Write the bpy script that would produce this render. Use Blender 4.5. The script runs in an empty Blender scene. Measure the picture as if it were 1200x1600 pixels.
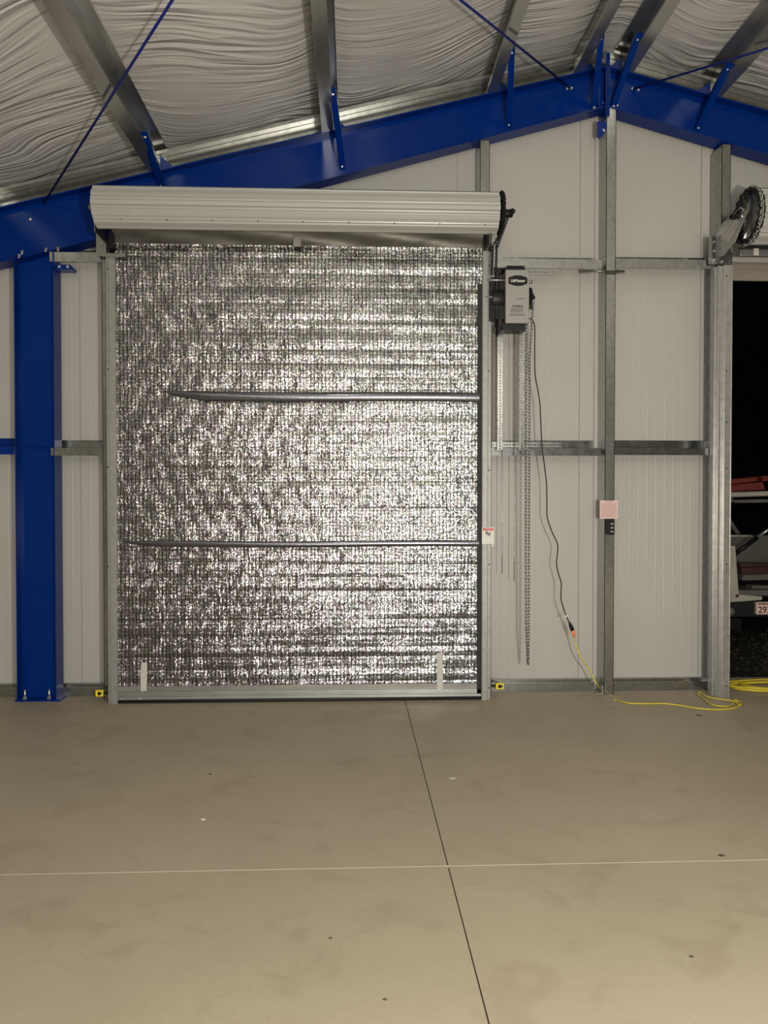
import bpy, math, random
from mathutils import Vector, Matrix
random.seed(7)
SC = bpy.context.scene
COL = SC.collection

# ------------------------------------------------------------------ camera
EYE = Vector((0, 0, 1.6))
TH = math.atan(49 / 1200); PH = math.atan(20 / 1200)
FWD = Vector((math.sin(TH) * math.cos(PH), math.cos(TH) * math.cos(PH), -math.sin(PH)))
RGT = Vector((math.cos(TH), -math.sin(TH), 0))
UPV = RGT.cross(FWD)
cd = bpy.data.cameras.new('camera'); cam = bpy.data.objects.new('camera', cd); COL.objects.link(cam)
cd.sensor_fit = 'HORIZONTAL'; cd.sensor_width = 36; cd.lens = 36.0; cd.clip_end = 200
cam.matrix_world = Matrix((( RGT.x, UPV.x, -FWD.x, EYE.x), (RGT.y, UPV.y, -FWD.y, EYE.y), (RGT.z, UPV.z, -FWD.z, EYE.z), (0, 0, 0, 1)))
SC.camera = cam

# ------------------------------------------------------------------ world, lights, exposure
SC.view_settings.view_transform = 'Standard'; SC.view_settings.look = 'None'
SC.view_settings.gamma = 1; SC.view_settings.use_curve_mapping = False
SC.view_settings.exposure = 0.0
w = bpy.data.worlds.new('night'); SC.world = w; w.use_nodes = True
w.node_tree.nodes['Background'].inputs[0].default_value = (0.02, 0.025, 0.04, 1)
w.node_tree.nodes['Background'].inputs[1].default_value = 0.02


def light(name, typ, loc, power, col, size=.1, target=None, size_y=None):
    l = bpy.data.lights.new(name, typ); l.energy = power; l.color = col
    if typ == 'AREA':
        l.size = size
        if size_y: l.shape = 'RECTANGLE'; l.size_y = size_y
    else:
        l.shadow_soft_size = size
    o = bpy.data.objects.new(name, l); COL.objects.link(o); o.location = loc
    if target:
        o.rotation_euler = (Vector(target) - Vector(loc)).to_track_quat('-Z', 'Y').to_euler()
    o['kind'] = 'helper'
    return o


light('work_light', 'POINT', (1.15, -0.25, 1.5), 590, (1, .96, .88), .022)
light('overhead_fill', 'AREA', (0.6, -2.4, 3.7), 100, (1, .94, .84), 5.0, (0.8, 2.6, 0.0), 1.2)  # soft overhead fill added for the ambient light in the building
light('upward_fill', 'AREA', (0.6, -3.0, 0.9), 195, (1, .95, .88), 3.0, (0.8, 3.5, 6.2), 1.2)  # unseen upward fill added to brighten the gable and ceiling


# ------------------------------------------------------------------ helpers
def at(x, y, Y):
    d = FWD + RGT * ((x - 600) / 1200) + UPV * ((800 - y) / 1200)
    return EYE + d * (Y / d.y)


def atz(x, y, z):
    d = FWD + RGT * ((x - 600) / 1200) + UPV * ((800 - y) / 1200)
    return EYE + d * ((z - EYE.z) / d.z)


def X(x, Y): return at(x, 780, Y).x
def Z(y, x, Y): return at(x, y, Y).z


class MB:
    def __init__(s): s.v = []; s.f = []; s.sm = []; s.mi = []

    def add(s, vs, fs, smooth=False, mi=0):
        b = len(s.v); s.v += [Vector(p) for p in vs]
        for f in fs:
            s.f.append([b + i for i in f]); s.sm.append(smooth); s.mi.append(mi)
        return s

    def box(s, x0, x1, y0, y1, z0, z1, mi=0):
        x0, x1 = min(x0, x1), max(x0, x1); y0, y1 = min(y0, y1), max(y0, y1); z0, z1 = min(z0, z1), max(z0, z1)
        v = [(x0, y0, z0), (x1, y0, z0), (x1, y1, z0), (x0, y1, z0), (x0, y0, z1), (x1, y0, z1), (x1, y1, z1), (x0, y1, z1)]
        return s.add(v, [(0, 3, 2, 1), (4, 5, 6, 7), (0, 1, 5, 4), (1, 2, 6, 5), (2, 3, 7, 6), (3, 0, 4, 7)], mi=mi)

    def obox(s, c, ax, ay, az, hx, hy, hz):
        c = Vector(c); ax = Vector(ax).normalized(); ay = Vector(ay).normalized(); az = Vector(az).normalized()
        v = [c + ax * a * hx + ay * b * hy + az * d * hz for d in (-1, 1) for a, b in ((-1, -1), (1, -1), (1, 1), (-1, 1))]
        return s.add(v, [(0, 3, 2, 1), (4, 5, 6, 7), (0, 1, 5, 4), (1, 2, 6, 5), (2, 3, 7, 6), (3, 0, 4, 7)])

    def prism(s, poly, vec, smooth=False):
        """closed polygon (3D points) swept by vec"""
        n = len(poly); vec = Vector(vec); a = [Vector(p) for p in poly]
        s.add(a + [p + vec for p in a], [tuple(range(n))[::-1], tuple(range(n, 2 * n))] + [(i, (i + 1) % n, n + (i + 1) % n, n + i) for i in range(n)], smooth)
        return s

    def tube(s, pts, r, n=8, closed=False, smooth=True):
        pts = [Vector(p) for p in pts]; m = len(pts); rr = r if isinstance(r, (list, tuple)) else [r] * m
        vs = []; prev = None
        for i, p in enumerate(pts):
            if closed: t = pts[(i + 1) % m] - pts[i - 1]
            else: t = pts[min(i + 1, m - 1)] - pts[max(i - 1, 0)]
            t.normalize()
            if prev is None:
                u = t.orthogonal().normalized()
            else:
                u = prev - t * prev.dot(t)
                u = u.normalized() if u.length > 1e-6 else t.orthogonal().normalized()
            prev = u; w_ = t.cross(u)
            for k in range(n):
                a = 2 * math.pi * k / n
                vs.append(p + (u * math.cos(a) + w_ * math.sin(a)) * rr[i])
        fs = []
        for i in range(m if closed else m - 1):
            j = (i + 1) % m
            for k in range(n):
                k2 = (k + 1) % n
                fs.append((i * n + k, i * n + k2, j * n + k2, j * n + k))
        if not closed:
            fs.append(tuple(range(n))[::-1]); fs.append(tuple((m - 1) * n + k for k in range(n)))
        return s.add(vs, fs, smooth)

    def cyl(s, p0, p1, r, n=16, smooth=True, r2=None):
        return s.tube([p0, p1], [r, r2 if r2 is not None else r], n, smooth=smooth)

    def build(s, name, mat, parent=None, bevel=0, solid=0):
        o0 = Vector((0, 0, 0))
        if parent is not None:
            q = parent
            while q is not None: o0 += q.location; q = q.parent
        me = bpy.data.meshes.new(name)
        me.from_pydata([tuple(p - o0) for p in s.v], [], s.f)
        me.polygons.foreach_set('use_smooth', s.sm)
        mats = mat if isinstance(mat, list) else [mat]
        for m_ in mats: me.materials.append(m_)
        if len(mats) > 1: me.polygons.foreach_set('material_index', s.mi)
        me.update()
        ob = bpy.data.objects.new(name, me); COL.objects.link(ob)
        if parent is not None: ob.parent = parent
        if solid:
            md = ob.modifiers.new('solid', 'SOLIDIFY'); md.thickness = solid; md.offset = 0
        if bevel:
            md = ob.modifiers.new('bevel', 'BEVEL'); md.width = bevel; md.segments = 2; md.limit_method = 'ANGLE'
        return ob


def thing(name, label, cat, loc=(0, 0, 0), group=None, kind=None):
    o = bpy.data.objects.new(name, None); COL.objects.link(o); o.location = loc; o.empty_display_size = .05
    o['label'] = label; o['category'] = cat
    if group: o['group'] = group
    if kind: o['kind'] = kind
    return o


def tag(o, label, cat, group=None, kind=None):
    o['label'] = label; o['category'] = cat
    if group: o['group'] = group
    if kind: o['kind'] = kind
    return o


def struct(o):
    o['kind'] = 'structure'; return o


def catmull(pts, k=8):
    P = [Vector(p) for p in pts]; P = [P[0] * 2 - P[1]] + P + [P[-1] * 2 - P[-2]]
    out = []
    for i in range(1, len(P) - 2):
        a, b, c, d = P[i - 1:i + 3]
        for j in range(k):
            t = j / k
            out.append(.5 * ((2 * b) + (c - a) * t + (2 * a - 5 * b + 4 * c - d) * t * t + (3 * b - a - 3 * c + d) * t ** 3))
    out.append(P[-2]); return out


def text(name, body, size, loc, mat, parent=None, ext=.0006, align='CENTER', rot=(math.pi / 2, 0, 0), sx=1, bold=0.0):
    cu = bpy.data.curves.new(name, 'FONT'); cu.body = body; cu.size = size; cu.extrude = ext; cu.align_x = align; cu.align_y = 'CENTER'
    cu.offset = bold
    tmp = bpy.data.objects.new('tmp_text', cu); COL.objects.link(tmp)
    dg = bpy.context.evaluated_depsgraph_get(); me = bpy.data.meshes.new_from_object(tmp.evaluated_get(dg))
    bpy.data.objects.remove(tmp); bpy.data.curves.remove(cu)
    me.name = name; me.materials.clear(); me.materials.append(mat)
    o = bpy.data.objects.new(name, me); COL.objects.link(o)
    o0 = Vector((0, 0, 0)); q = parent
    while q is not None: o0 += q.location; q = q.parent
    o.location = Vector(loc) - o0; o.rotation_euler = rot; o.scale = (sx, 1, 1)
    if parent: o.parent = parent
    return o


# ------------------------------------------------------------------ materials
def srgb(r, g, b):
    f = lambda c: (c / 255 / 12.92) if c / 255 <= .04045 else ((c / 255 + .055) / 1.055) ** 2.4
    return (f(r), f(g), f(b), 1)


def mat(name, col, rough=.5, metal=0., spec=.5, noise=0., nscale=8., bump=0., bscale=60., stretch=(1, 1, 1), coat=0.):
    m = bpy.data.materials.new(name); m.use_nodes = True; nt = m.node_tree; N = nt.nodes; L = nt.links
    b = N['Principled BSDF']; b.inputs['Base Color'].default_value = col; b.inputs['Roughness'].default_value = rough
    b.inputs['Metallic'].default_value = metal; b.inputs['Specular IOR Level'].default_value = spec
    b.inputs['Coat Weight'].default_value = coat; b.inputs['Coat Roughness'].default_value = .15
    tc = N.new('ShaderNodeTexCoord'); mp = N.new('ShaderNodeMapping'); mp.inputs['Scale'].default_value = stretch
    L.new(tc.outputs['Object'], mp.inputs[0])
    nz = N.new('ShaderNodeTexNoise'); nz.inputs['Scale'].default_value = nscale; nz.inputs['Detail'].default_value = 5
    L.new(mp.outputs[0], nz.inputs['Vector'])
    mr = N.new('ShaderNodeMapRange'); mr.inputs[1].default_value = .3; mr.inputs[2].default_value = .7
    mr.inputs[3].default_value = 1 - noise; mr.inputs[4].default_value = 1 + noise
    L.new(nz.outputs[0], mr.inputs[0])
    vm = N.new('ShaderNodeVectorMath'); vm.operation = 'SCALE'; vm.inputs[0].default_value = col[:3]; L.new(mr.outputs[0], vm.inputs['Scale'])
    L.new(vm.outputs[0], b.inputs['Base Color'])
    if bump:
        n2 = N.new('ShaderNodeTexNoise'); n2.inputs['Scale'].default_value = bscale; n2.inputs['Detail'].default_value = 3
        L.new(mp.outputs[0], n2.inputs['Vector'])
        bp = N.new('ShaderNodeBump'); bp.inputs['Strength'].default_value = bump; bp.inputs['Distance'].default_value = .01
        L.new(n2.outputs[0], bp.inputs['Height']); L.new(bp.outputs[0], b.inputs['Normal'])
    return m


M = {}
M['blue'] = mat('blue_paint', (.0, .0195, .155, 1), .16, 0, .16, .05, 3, .02, 5)
M['blue_rod'] = mat('blue_rod_paint', (.004, .01, .14, 1), .35, 0, .5)
M['galv'] = mat('galvanised_steel', (.36, .365, .345, 1), .22, .92, .5, .16, 26, .05, 30)
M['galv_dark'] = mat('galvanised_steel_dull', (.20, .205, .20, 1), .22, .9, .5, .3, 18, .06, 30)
M['galv_light'] = mat('galvanised_steel_bright', (.40, .40, .375, 1), .33, .7, .5, .12, 22, .05, 30)
M['purlin'] = mat('galvanised_purlin_steel', (.40, .40, .37, 1), .22, .88, .5, .12, 14, 0, 20, (1, .3, 1))
M['panel'] = mat('white_wall_panel', (.41, .398, .368, 1), .4, 0, .35, .02, 2)
M['doorpaint'] = mat('cream_door_paint', (.37, .37, .34, 1), .3, 0, .5, .02, 3)
M['black'] = mat('black_plastic', (.008, .008, .008, 1), .5, 0, .2)
M['blackmetal'] = mat('black_metal', (.014, .014, .015, 1), .4, .3, .25, .3, 30)
M['rubber'] = mat('black_rubber', (.01, .01, .01, 1), .7)
M['white'] = mat('white_label', (.62, .60, .55, 1), .5)
M['pink'] = mat('pale_pink_paper', (.62, .48, .44, 1), .6)
M['red'] = mat('red_ink', (.5, .03, .02, 1), .5)
M['redink'] = mat('faded_red_ink', (.38, .10, .12, 1), .6)
M['opener'] = mat('grey_opener_case', (.27, .262, .245, 1), .45, .1, .5, .03, 4)
M['cordyellow'] = mat('yellow_cord', (.62, .50, .03, 1), .4)
M['orange'] = mat('orange_plug', (.85, .25, .08, 1), .35)
M['yellow'] = mat('yellow_sensor', (.75, .62, .02, 1), .4)
M['tape'] = mat('masking_tape', (.50, .49, .44, 1), .6, 0, .3, .05, 30)
M['zinc'] = mat('zinc_bolt', (.65, .65, .62, 1), .25, .8)
M['alu'] = mat('aluminium_bar', (.40, .41, .40, 1), .28, .75, .5, .1, 20, 0, 60, (.3, 1, 1))
M['truckwhite'] = mat('worn_white_truck_paint', (.42, .40, .34, 1), .5, 0, .4, .12, 6)
M['truckgrey'] = mat('grey_panel', (.13, .125, .11, 1), .6, 0, .4, .15, 3)
M['truckdark'] = mat('dark_bumper', (.012, .016, .016, 1), .45, .2, .5, .3, 5)
M['redpaint'] = mat('faded_red_paint', (.17, .025, .02, 1), .5, 0, .4, .12, 5)
M['wooddark'] = mat('dark_red_wood', (.07, .03, .02, 1), .7, 0, .3, .4, 8, .1, 30, (.2, 1, 1))
M['plate'] = mat('licence_plate_face', (.85, .62, .52, 1), .4)
M['platetext'] = mat('licence_plate_text', (.10, .03, .03, 1), .4)
M['reflector'] = mat('light_lens', (.35, .38, .35, 1), .15, .5, .5, .5, 60, .4, 90)
M['header'] = mat('beige_outer_trim', (.26, .225, .19, 1), .5)
M['paper'] = mat('scrap_paper', (.6, .56, .48, 1), .7)
M['twig'] = mat('dark_scrap', (.06, .045, .03, 1), .8)


def mat_floor():
    m = bpy.data.materials.new('smooth_concrete'); m.use_nodes = True; N = m.node_tree.nodes; L = m.node_tree.links
    b = N['Principled BSDF']; tc = N.new('ShaderNodeTexCoord')
    def noise(sc, det=6, dist=0, mp=None):
        n = N.new('ShaderNodeTexNoise'); n.inputs['Scale'].default_value = sc; n.inputs['Detail'].default_value = det; n.inputs['Distortion'].default_value = dist
        L.new(tc.outputs['Object'], n.inputs['Vector']); return n
    def ramp(src, stops):
        r = N.new('ShaderNodeValToRGB'); e = r.color_ramp.elements
        e[0].position, e[0].color = stops[0]; e[1].position, e[1].color = stops[-1]
        for p, c in stops[1:-1]: q = e.new(p); q.color = c
        L.new(src, r.inputs[0]); return r
    base = ramp(noise(.9, 8, .6).outputs[0], [(.3, (.35, .30, .215, 1)), (.7, (.385, .33, .24, 1))])
    stain = ramp(noise(3.1, 9, 1.2).outputs[0], [(.30, (.90, .885, .87, 1)), (.45, (1, 1, 1, 1)), (1, (1.03, 1.03, 1.03, 1))])
    mul = N.new('ShaderNodeMix'); mul.data_type = 'RGBA'; mul.blend_type = 'MULTIPLY'; mul.inputs['Factor'].default_value = 1
    L.new(base.outputs[0], mul.inputs['A']); L.new(stain.outputs[0], mul.inputs['B'])
    speck = ramp(noise(55, 3).outputs[0], [(.25, (.8, .8, .8, 1)), (.42, (1, 1, 1, 1)), (1, (1.02, 1.02, 1.02, 1))])
    mul2 = N.new('ShaderNodeMix'); mul2.data_type = 'RGBA'; mul2.blend_type = 'MULTIPLY'; mul2.inputs['Factor'].default_value = .55
    L.new(mul.outputs['Result'], mul2.inputs['A']); L.new(speck.outputs[0], mul2.inputs['B'])
    L.new(mul2.outputs['Result'], b.inputs['Base Color'])
    rr = N.new('ShaderNodeMapRange'); rr.inputs[3].default_value = .42; rr.inputs[4].default_value = .62
    L.new(noise(2.2, 5).outputs[0], rr.inputs[0]); L.new(rr.outputs[0], b.inputs['Roughness'])
    b.inputs['Specular IOR Level'].default_value = .35
    bp = N.new('ShaderNodeBump'); bp.inputs['Strength'].default_value = .12; bp.inputs['Distance'].default_value = .01
    L.new(noise(14, 6).outputs[0], bp.inputs['Height']); L.new(bp.outputs[0], b.inputs['Normal'])
    return m


def mat_liner():
    """white vinyl-faced roof insulation, wrinkled across the span"""
    m = bpy.data.materials.new('white_vinyl_insulation'); m.use_nodes = True; N = m.node_tree.nodes; L = m.node_tree.links
    b = N['Principled BSDF']; b.inputs['Base Color'].default_value = (.495, .488, .465, 1)
    b.inputs['Roughness'].default_value = .27; b.inputs['Specular IOR Level'].default_value = .6
    tc = N.new('ShaderNodeTexCoord')
    wp = N.new('ShaderNodeTexNoise'); wp.inputs['Scale'].default_value = .55; wp.inputs['Detail'].default_value = 1.5
    L.new(tc.outputs['Object'], wp.inputs['Vector'])
    ad = N.new('ShaderNodeVectorMath'); ad.operation = 'MULTIPLY_ADD'; ad.inputs[1].default_value = (.2, 1.5, .2)
    L.new(wp.outputs['Color'], ad.inputs[0]); L.new(tc.outputs['Object'], ad.inputs[2])
    mp = N.new('ShaderNodeMapping'); mp.inputs['Scale'].default_value = (.55, 6.0, .55)
    mp.inputs['Rotation'].default_value = (0, 0, math.radians(9))
    L.new(ad.outputs[0], mp.inputs[0])
    n = N.new('ShaderNodeTexNoise'); n.inputs['Scale'].default_value = 1.0; n.inputs['Detail'].default_value = 2.5; n.inputs['Roughness'].default_value = .5
    L.new(mp.outputs[0], n.inputs['Vector'])
    # fold ridges: sharpen the noise
    s = N.new('ShaderNodeMath'); s.operation = 'PINGPONG'; s.inputs[1].default_value = .11; L.new(n.outputs[0], s.inputs[0])
    am = N.new('ShaderNodeTexNoise'); am.inputs['Scale'].default_value = 1.1; am.inputs['Detail'].default_value = 2
    L.new(tc.outputs['Object'], am.inputs['Vector'])
    mr = N.new('ShaderNodeMapRange'); mr.inputs[1].default_value = .4; mr.inputs[2].default_value = .62; mr.inputs[3].default_value = .12; mr.inputs[4].default_value = 1
    L.new(am.outputs[0], mr.inputs[0])
    mu = N.new('ShaderNodeMath'); mu.operation = 'MULTIPLY'; L.new(s.outputs[0], mu.inputs[0]); L.new(mr.outputs[0], mu.inputs[1])
    bp = N.new('ShaderNodeBump'); bp.inputs['Strength'].default_value = 1.0; bp.inputs['Distance'].default_value = .11
    L.new(mu.outputs[0], bp.inputs['Height']); L.new(bp.outputs[0], b.inputs['Normal'])
    return m


def mat_foil(name, sparkle=1.0, rough=.3, col=(.50, .48, .45, 1)):
    """woven reflective foil: small quilted cells, each catching the light on its own"""
    m = bpy.data.materials.new(name); m.use_nodes = True; N = m.node_tree.nodes; L = m.node_tree.links
    b = N['Principled BSDF']; b.inputs['Metallic'].default_value = .93
    tc = N.new('ShaderNodeTexCoord')
    def math_(op, a, c=None, v=None):
        q = N.new('ShaderNodeMath'); q.operation = op
        L.new(a, q.inputs[0])
        if c is not None: L.new(c, q.inputs[1])
        if v is not None: q.inputs[1].default_value = v
        return q.outputs[0]
    sp = N.new('ShaderNodeSeparateXYZ'); L.new(tc.outputs['Object'], sp.inputs[0])
    # warp for irregular stitching
    wn = N.new('ShaderNodeTexNoise'); wn.inputs['Scale'].default_value = 6; wn.inputs['Detail'].default_value = 2; L.new(tc.outputs['Object'], wn.inputs['Vector'])
    wx = math_('ADD', sp.outputs[0], math_('MULTIPLY', wn.outputs[0], v=.02))
    wz = math_('ADD', sp.outputs[2], math_('MULTIPLY', wn.outputs[0], v=.03))
    gx = math_('PINGPONG', wx, v=.0145)      # vertical stitch lines
    gz = math_('PINGPONG', wz, v=.0125)
    gxs = math_('LESS_THAN', gx, v=.0032); gzs = math_('LESS_THAN', gz, v=.0014)
    # facet normals
    mp = N.new('ShaderNodeMapping'); mp.inputs['Scale'].default_value = (150, 40, 120); L.new(tc.outputs['Object'], mp.inputs[0])
    vo = N.new('ShaderNodeTexVoronoi'); vo.inputs['Scale'].default_value = 1.0; L.new(mp.outputs[0], vo.inputs['Vector'])
    # vertical-line coherence
    mp2 = N.new('ShaderNodeMapping'); mp2.inputs['Scale'].default_value = (105, 10, 16); L.new(tc.outputs['Object'], mp2.inputs[0])
    v2 = N.new('ShaderNodeTexVoronoi'); v2.inputs['Scale'].default_value = 1.0; L.new(mp2.outputs[0], v2.inputs['Vector'])
    # horizontal band wrinkles
    mp3 = N.new('ShaderNodeMapping'); mp3.inputs['Scale'].default_value = (.7, 5, 38); L.new(tc.outputs['Object'], mp3.inputs[0])
    n3 = N.new('ShaderNodeTexNoise'); n3.inputs['Scale'].default_value = 1.0; n3.inputs['Detail'].default_value = 4; L.new(mp3.outputs[0], n3.inputs['Vector'])
    def cen(sock, k):
        a = N.new('ShaderNodeVectorMath'); a.operation = 'SUBTRACT'; a.inputs[1].default_value = (.5, .5, .5); L.new(sock, a.inputs[0])
        c = N.new('ShaderNodeVectorMath'); c.operation = 'MULTIPLY'; c.inputs[1].default_value = k; L.new(a.outputs[0], c.inputs[0]); return c.outputs[0]
    def add(a, c):
        q = N.new('ShaderNodeVectorMath'); q.operation = 'ADD'; L.new(a, q.inputs[0]); L.new(c, q.inputs[1]); return q.outputs[0]
    k = sparkle
    n5m = N.new('ShaderNodeMapping'); n5m.inputs['Scale'].default_value = (.35, 3, 7); L.new(tc.outputs['Object'], n5m.inputs[0])
    n5 = N.new('ShaderNodeTexNoise'); n5.inputs['Scale'].default_value = 1.0; n5.inputs['Detail'].default_value = 2; L.new(n5m.outputs[0], n5.inputs['Vector'])
    tilt = add(add(cen(n5.outputs['Color'], (.0, 0, .28 * k)), cen(vo.outputs['Color'], (.34 * k, 0, .30 * k))), add(cen(v2.outputs['Color'], (.24 * k, 0, .10 * k)), cen(n3.outputs['Color'], (.03 * k, 0, .75 * k))))
    ge = N.new('ShaderNodeNewGeometry'); nn = N.new('ShaderNodeVectorMath'); nn.operation = 'NORMALIZE'
    L.new(add(ge.outputs['Normal'], tilt), nn.inputs[0]); L.new(nn.outputs[0], b.inputs['Normal'])
    # stitch lines are duller and darker
    st = math_('MAXIMUM', gxs, gzs)
    mx = N.new('ShaderNodeMix'); mx.data_type = 'RGBA'; mx.inputs['A'].default_value = col; mx.inputs['B'].default_value = (col[0] * .14, col[1] * .14, col[2] * .15, 1)
    if sparkle > .3: L.new(st, mx.inputs['Factor'])
    else: mx.inputs['Factor'].default_value = 0
    # faint iridescence of the film
    hs = N.new('ShaderNodeMix'); hs.data_type = 'RGBA'; hs.blend_type = 'SOFT_LIGHT'; hs.inputs['Factor'].default_value = .25
    L.new(mx.outputs['Result'], hs.inputs['A']); L.new(vo.outputs['Color'], hs.inputs['B'])
    L.new(hs.outputs['Result'], b.inputs['Base Color'])
    b.inputs['Roughness'].default_value = rough
    return m


M['floor'] = mat_floor(); M['liner'] = mat_liner()
M['foil'] = mat_foil('quilted_foil', 1.0, .24, (.31, .307, .30, 1))
M['foilsmooth'] = mat_foil('smooth_foil_seam', .06, .16, (.20, .205, .235, 1))
M['hem'] = mat('grey_hem', (.25, .24, .215, 1), .4, .5, .5, .2, 10, .1, 20, (.3, 1, 1))
M['guide'] = mat('guide_steel', (.27, .27, .25, 1), .5, .45, .5, .1, 22, .04, 30)
M['wrap'] = mat('shaded_foil_wrap', (.12, .118, .105, 1), .35, .6, .5, .3, 12, .25, 20, (.3, 1, 1))  # foil under the coil, its shade put into the darker colour
M['gravel'] = mat('dark_gravel', (.02, .018, .014, 1), .95, 0, .2, .8, 30, 1.0, 25)

# ------------------------------------------------------------------ key dimensions
YW = 6.38            # inner face of the wall panels
YP = 6.17            # front of posts and girts
YF = 6.16; YB = 6.31; YWEB = 6.235   # frame flanges and web
XR = X(944, 6.2)     # ridge
A = 3.49             # rafter top above the eye at the ridge
SL = .25
cs, sn = 1 / math.hypot(1, SL), SL / math.hypot(1, SL)
def ztop(x): return 1.6 + A - SL * abs(x - XR)
D1 = (X(176, 6.2) , X(757, 6.2))            # door 1 clear opening
XD2 = X(1138, 6.17) + .002
D2 = (XD2, XD2 + 3.05)
ZH = 3.60

# ------------------------------------------------------------------ floor, walls, roof
jx = atz(700, 1353, 0); 
JX = jx.x; JY = jx.y
f = MB()
gj = .0026
XL, XRR, YBK = -6.0, 10.0, -7.5
for (a, b_) in ((XL, JX - gj), (JX + gj, XRR)):
    for (c, d) in ((YBK, JY - .002), (JY + .002, 6.46)):
        f.box(a, b_, c, d, -.15, 0)
f.box(XL, XRR, YBK, 6.46, -.2, -.008, mi=1)
M['joint'] = mat('joint_filler', (.10, .085, .06, 1), .9)
M['joint_pale'] = mat('pale_joint_sealant', (.44, .385, .31, 1), .7)
fl = struct(f.build('floor', [M['floor'], M['joint']]))
js = MB(); js.box(XL, XRR, JY - .0025, JY + .0025, -.01, .0012)
struct(js.build('trim_1', M['joint_pale']))

# panel wall with fine ribs and panel joints
def wall_panel(mb, xa, xb, za, zb_fn, joint0, Y=YW):
    xs = [xa]
    step = .0735
    k = math.ceil((xa - joint0) / step)
    prof = []
    x = joint0 + k * step
    while x < xb:
        prof.append(x); x += step
    pts = [(xa, Y)]
    for x in prof:
        r = round((x - joint0) / step)
        if r % 14 == 0:   # joint groove
            seq = [(x - .005, Y), (x - .003, Y + .010), (x + .003, Y + .010), (x + .005, Y)]
        else:
            seq = [(x - .006, Y), (x - .003, Y - .0010), (x + .003, Y - .0010), (x + .006, Y)]
        for q in seq:
            if xa < q[0] < xb: pts.append(q)
    pts.append((xb, Y))
    if xa < XR < xb:
        pts.append((XR, Y)); pts.sort()
    n = len(pts); v = []
    for (px_, py_) in pts: v.append((px_, py_, za)); v.append((px_, py_, zb_fn(px_)))
    mb.add(v, [(2 * i, 2 * i + 2, 2 * i + 3, 2 * i + 1) for i in range(n - 1)])
    # back skin
    v = [(p[0], Y + .07, z) for p in pts for z in (za, zb_fn(p[0]))]
    mb.add(v, [(2 * i + 1, 2 * i + 3, 2 * i + 2, 2 * i) for i in range(n - 1)])
    for xe in (xa, xb):
        mb.add([(xe, Y, za), (xe, Y + .07, za), (xe, Y + .07, zb_fn(xe)), (xe, Y, zb_fn(xe))], [(0, 1, 2, 3)])
    mb.add([(xa, Y, za), (xb, Y, za), (xb, Y + .07, za), (xa, Y + .07, za)], [(0, 1, 2, 3)])

zroof = lambda x: ztop(x) + .215
J0 = X(904, YW)
wm = MB()
wall_panel(wm, XL, D1[0], 0, zroof, J0)
wall_panel(wm, D1[0], D1[1], ZH, zroof, J0)
wall_panel(wm, D1[1], D2[0], 0, zroof, J0)
wall_panel(wm, D2[0], D2[1], ZH, zroof, J0)
wall_panel(wm, D2[1], XRR, 0, zroof, J0)
struct(wm.build('wall_back', M['panel']))
M['sidewall'] = mat('side_wall_panel', (.42, .40, .36, 1), .5)
for nm, xx in (('wall_left', XL), ('wall_right', XRR)):
    q = MB(); q.box(xx - .07 if xx < 0 else xx, xx if xx < 0 else xx + .07, YBK, 6.45, -.1, zroof(xx) + .1)
    struct(q.build(nm, M['sidewall']))
q = MB(); q.prism([(XL, YBK, 0), (XRR, YBK, 0), (XRR, YBK, zroof(XRR)), (XR, YBK, zroof(XR)), (XL, YBK, zroof(XL))], (0, -.07, 0))
struct(q.build('wall_front', M['sidewall']))

# purlins: solve web-foot positions from where they cross the top of the photograph
def solve_left(r, off=0):   # (X+off)/zb = r ;  zb = A - SL*(XR-X)
    return (r * (A - SL * XR) - off) / (1 - r * SL)
PUR = [(-2.83, -1), (solve_left(-.583), -1), (solve_left(-.053), -1), (solve_left(.328, -.089), -1), (solve_left(.54), -1)]
x5 = (.655 * (A + SL * XR) - .089) / (1 + .655 * SL)
x6 = (.823 * (A + .195 + SL * XR) + .04) / (1 + .823 * SL)
PUR += [(x5, 1), (x6, 1)]
PUR_ALL = [-5.5, -4.16] + [p[0] for p in PUR] + [4.2, 5.55, 6.9, 8.25]

# ceiling liner: sags between purlins
lin = MB()
edges = sorted([XL] + PUR_ALL + [XRR])
ny = 90
cols = []
for a, b_ in zip(edges[:-1], edges[1:]):
    nseg = max(6, int((b_ - a) / .07))
    for i in range(nseg): cols.append((a + (b_ - a) * i / nseg, a, b_))
cols.append((XRR, edges[-2], XRR))
ys = [YBK + (6.40 - YBK) * j / ny for j in range(ny + 1)]
vs = []
for (x, a, b_) in cols:
    t = (x - a) / max(b_ - a, .01); width = b_ - a
    for y in ys:
        e = min(1, (6.40 - y) / .5)
        sag = .10 * min(1, width) * (4 * t * (1 - t)) ** .8 * e
        sag *= (1 + .25 * math.sin(y * 1.7 + x * 2))
        vs.append((x, y, zroof(x) + .012 - sag))
m_ = ny + 1; fs = []
for i in range(len(cols) - 1):
    for j in range(ny):
        fs.append((i * m_ + j, i * m_ + j + 1, (i + 1) * m_ + j + 1, (i + 1) * m_ + j))
lin.add(vs, fs, True)
struct(lin.build('ceiling', M['liner']))
# roof deck above
rd = MB()
for a, b_ in ((XL - .1, XR), (XR, XRR + .1)):
    za, zb = zroof(a) + .03, zroof(b_) + .03
    rd.prism([(a, YBK - .1, za), (b_, YBK - .1, zb), (b_, YBK - .1, zb + .05), (a, YBK - .1, za + .05)], (0, 6.5 - YBK, 0))
struct(rd.build('ceiling_roof_deck', M['galv_dark']))

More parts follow.
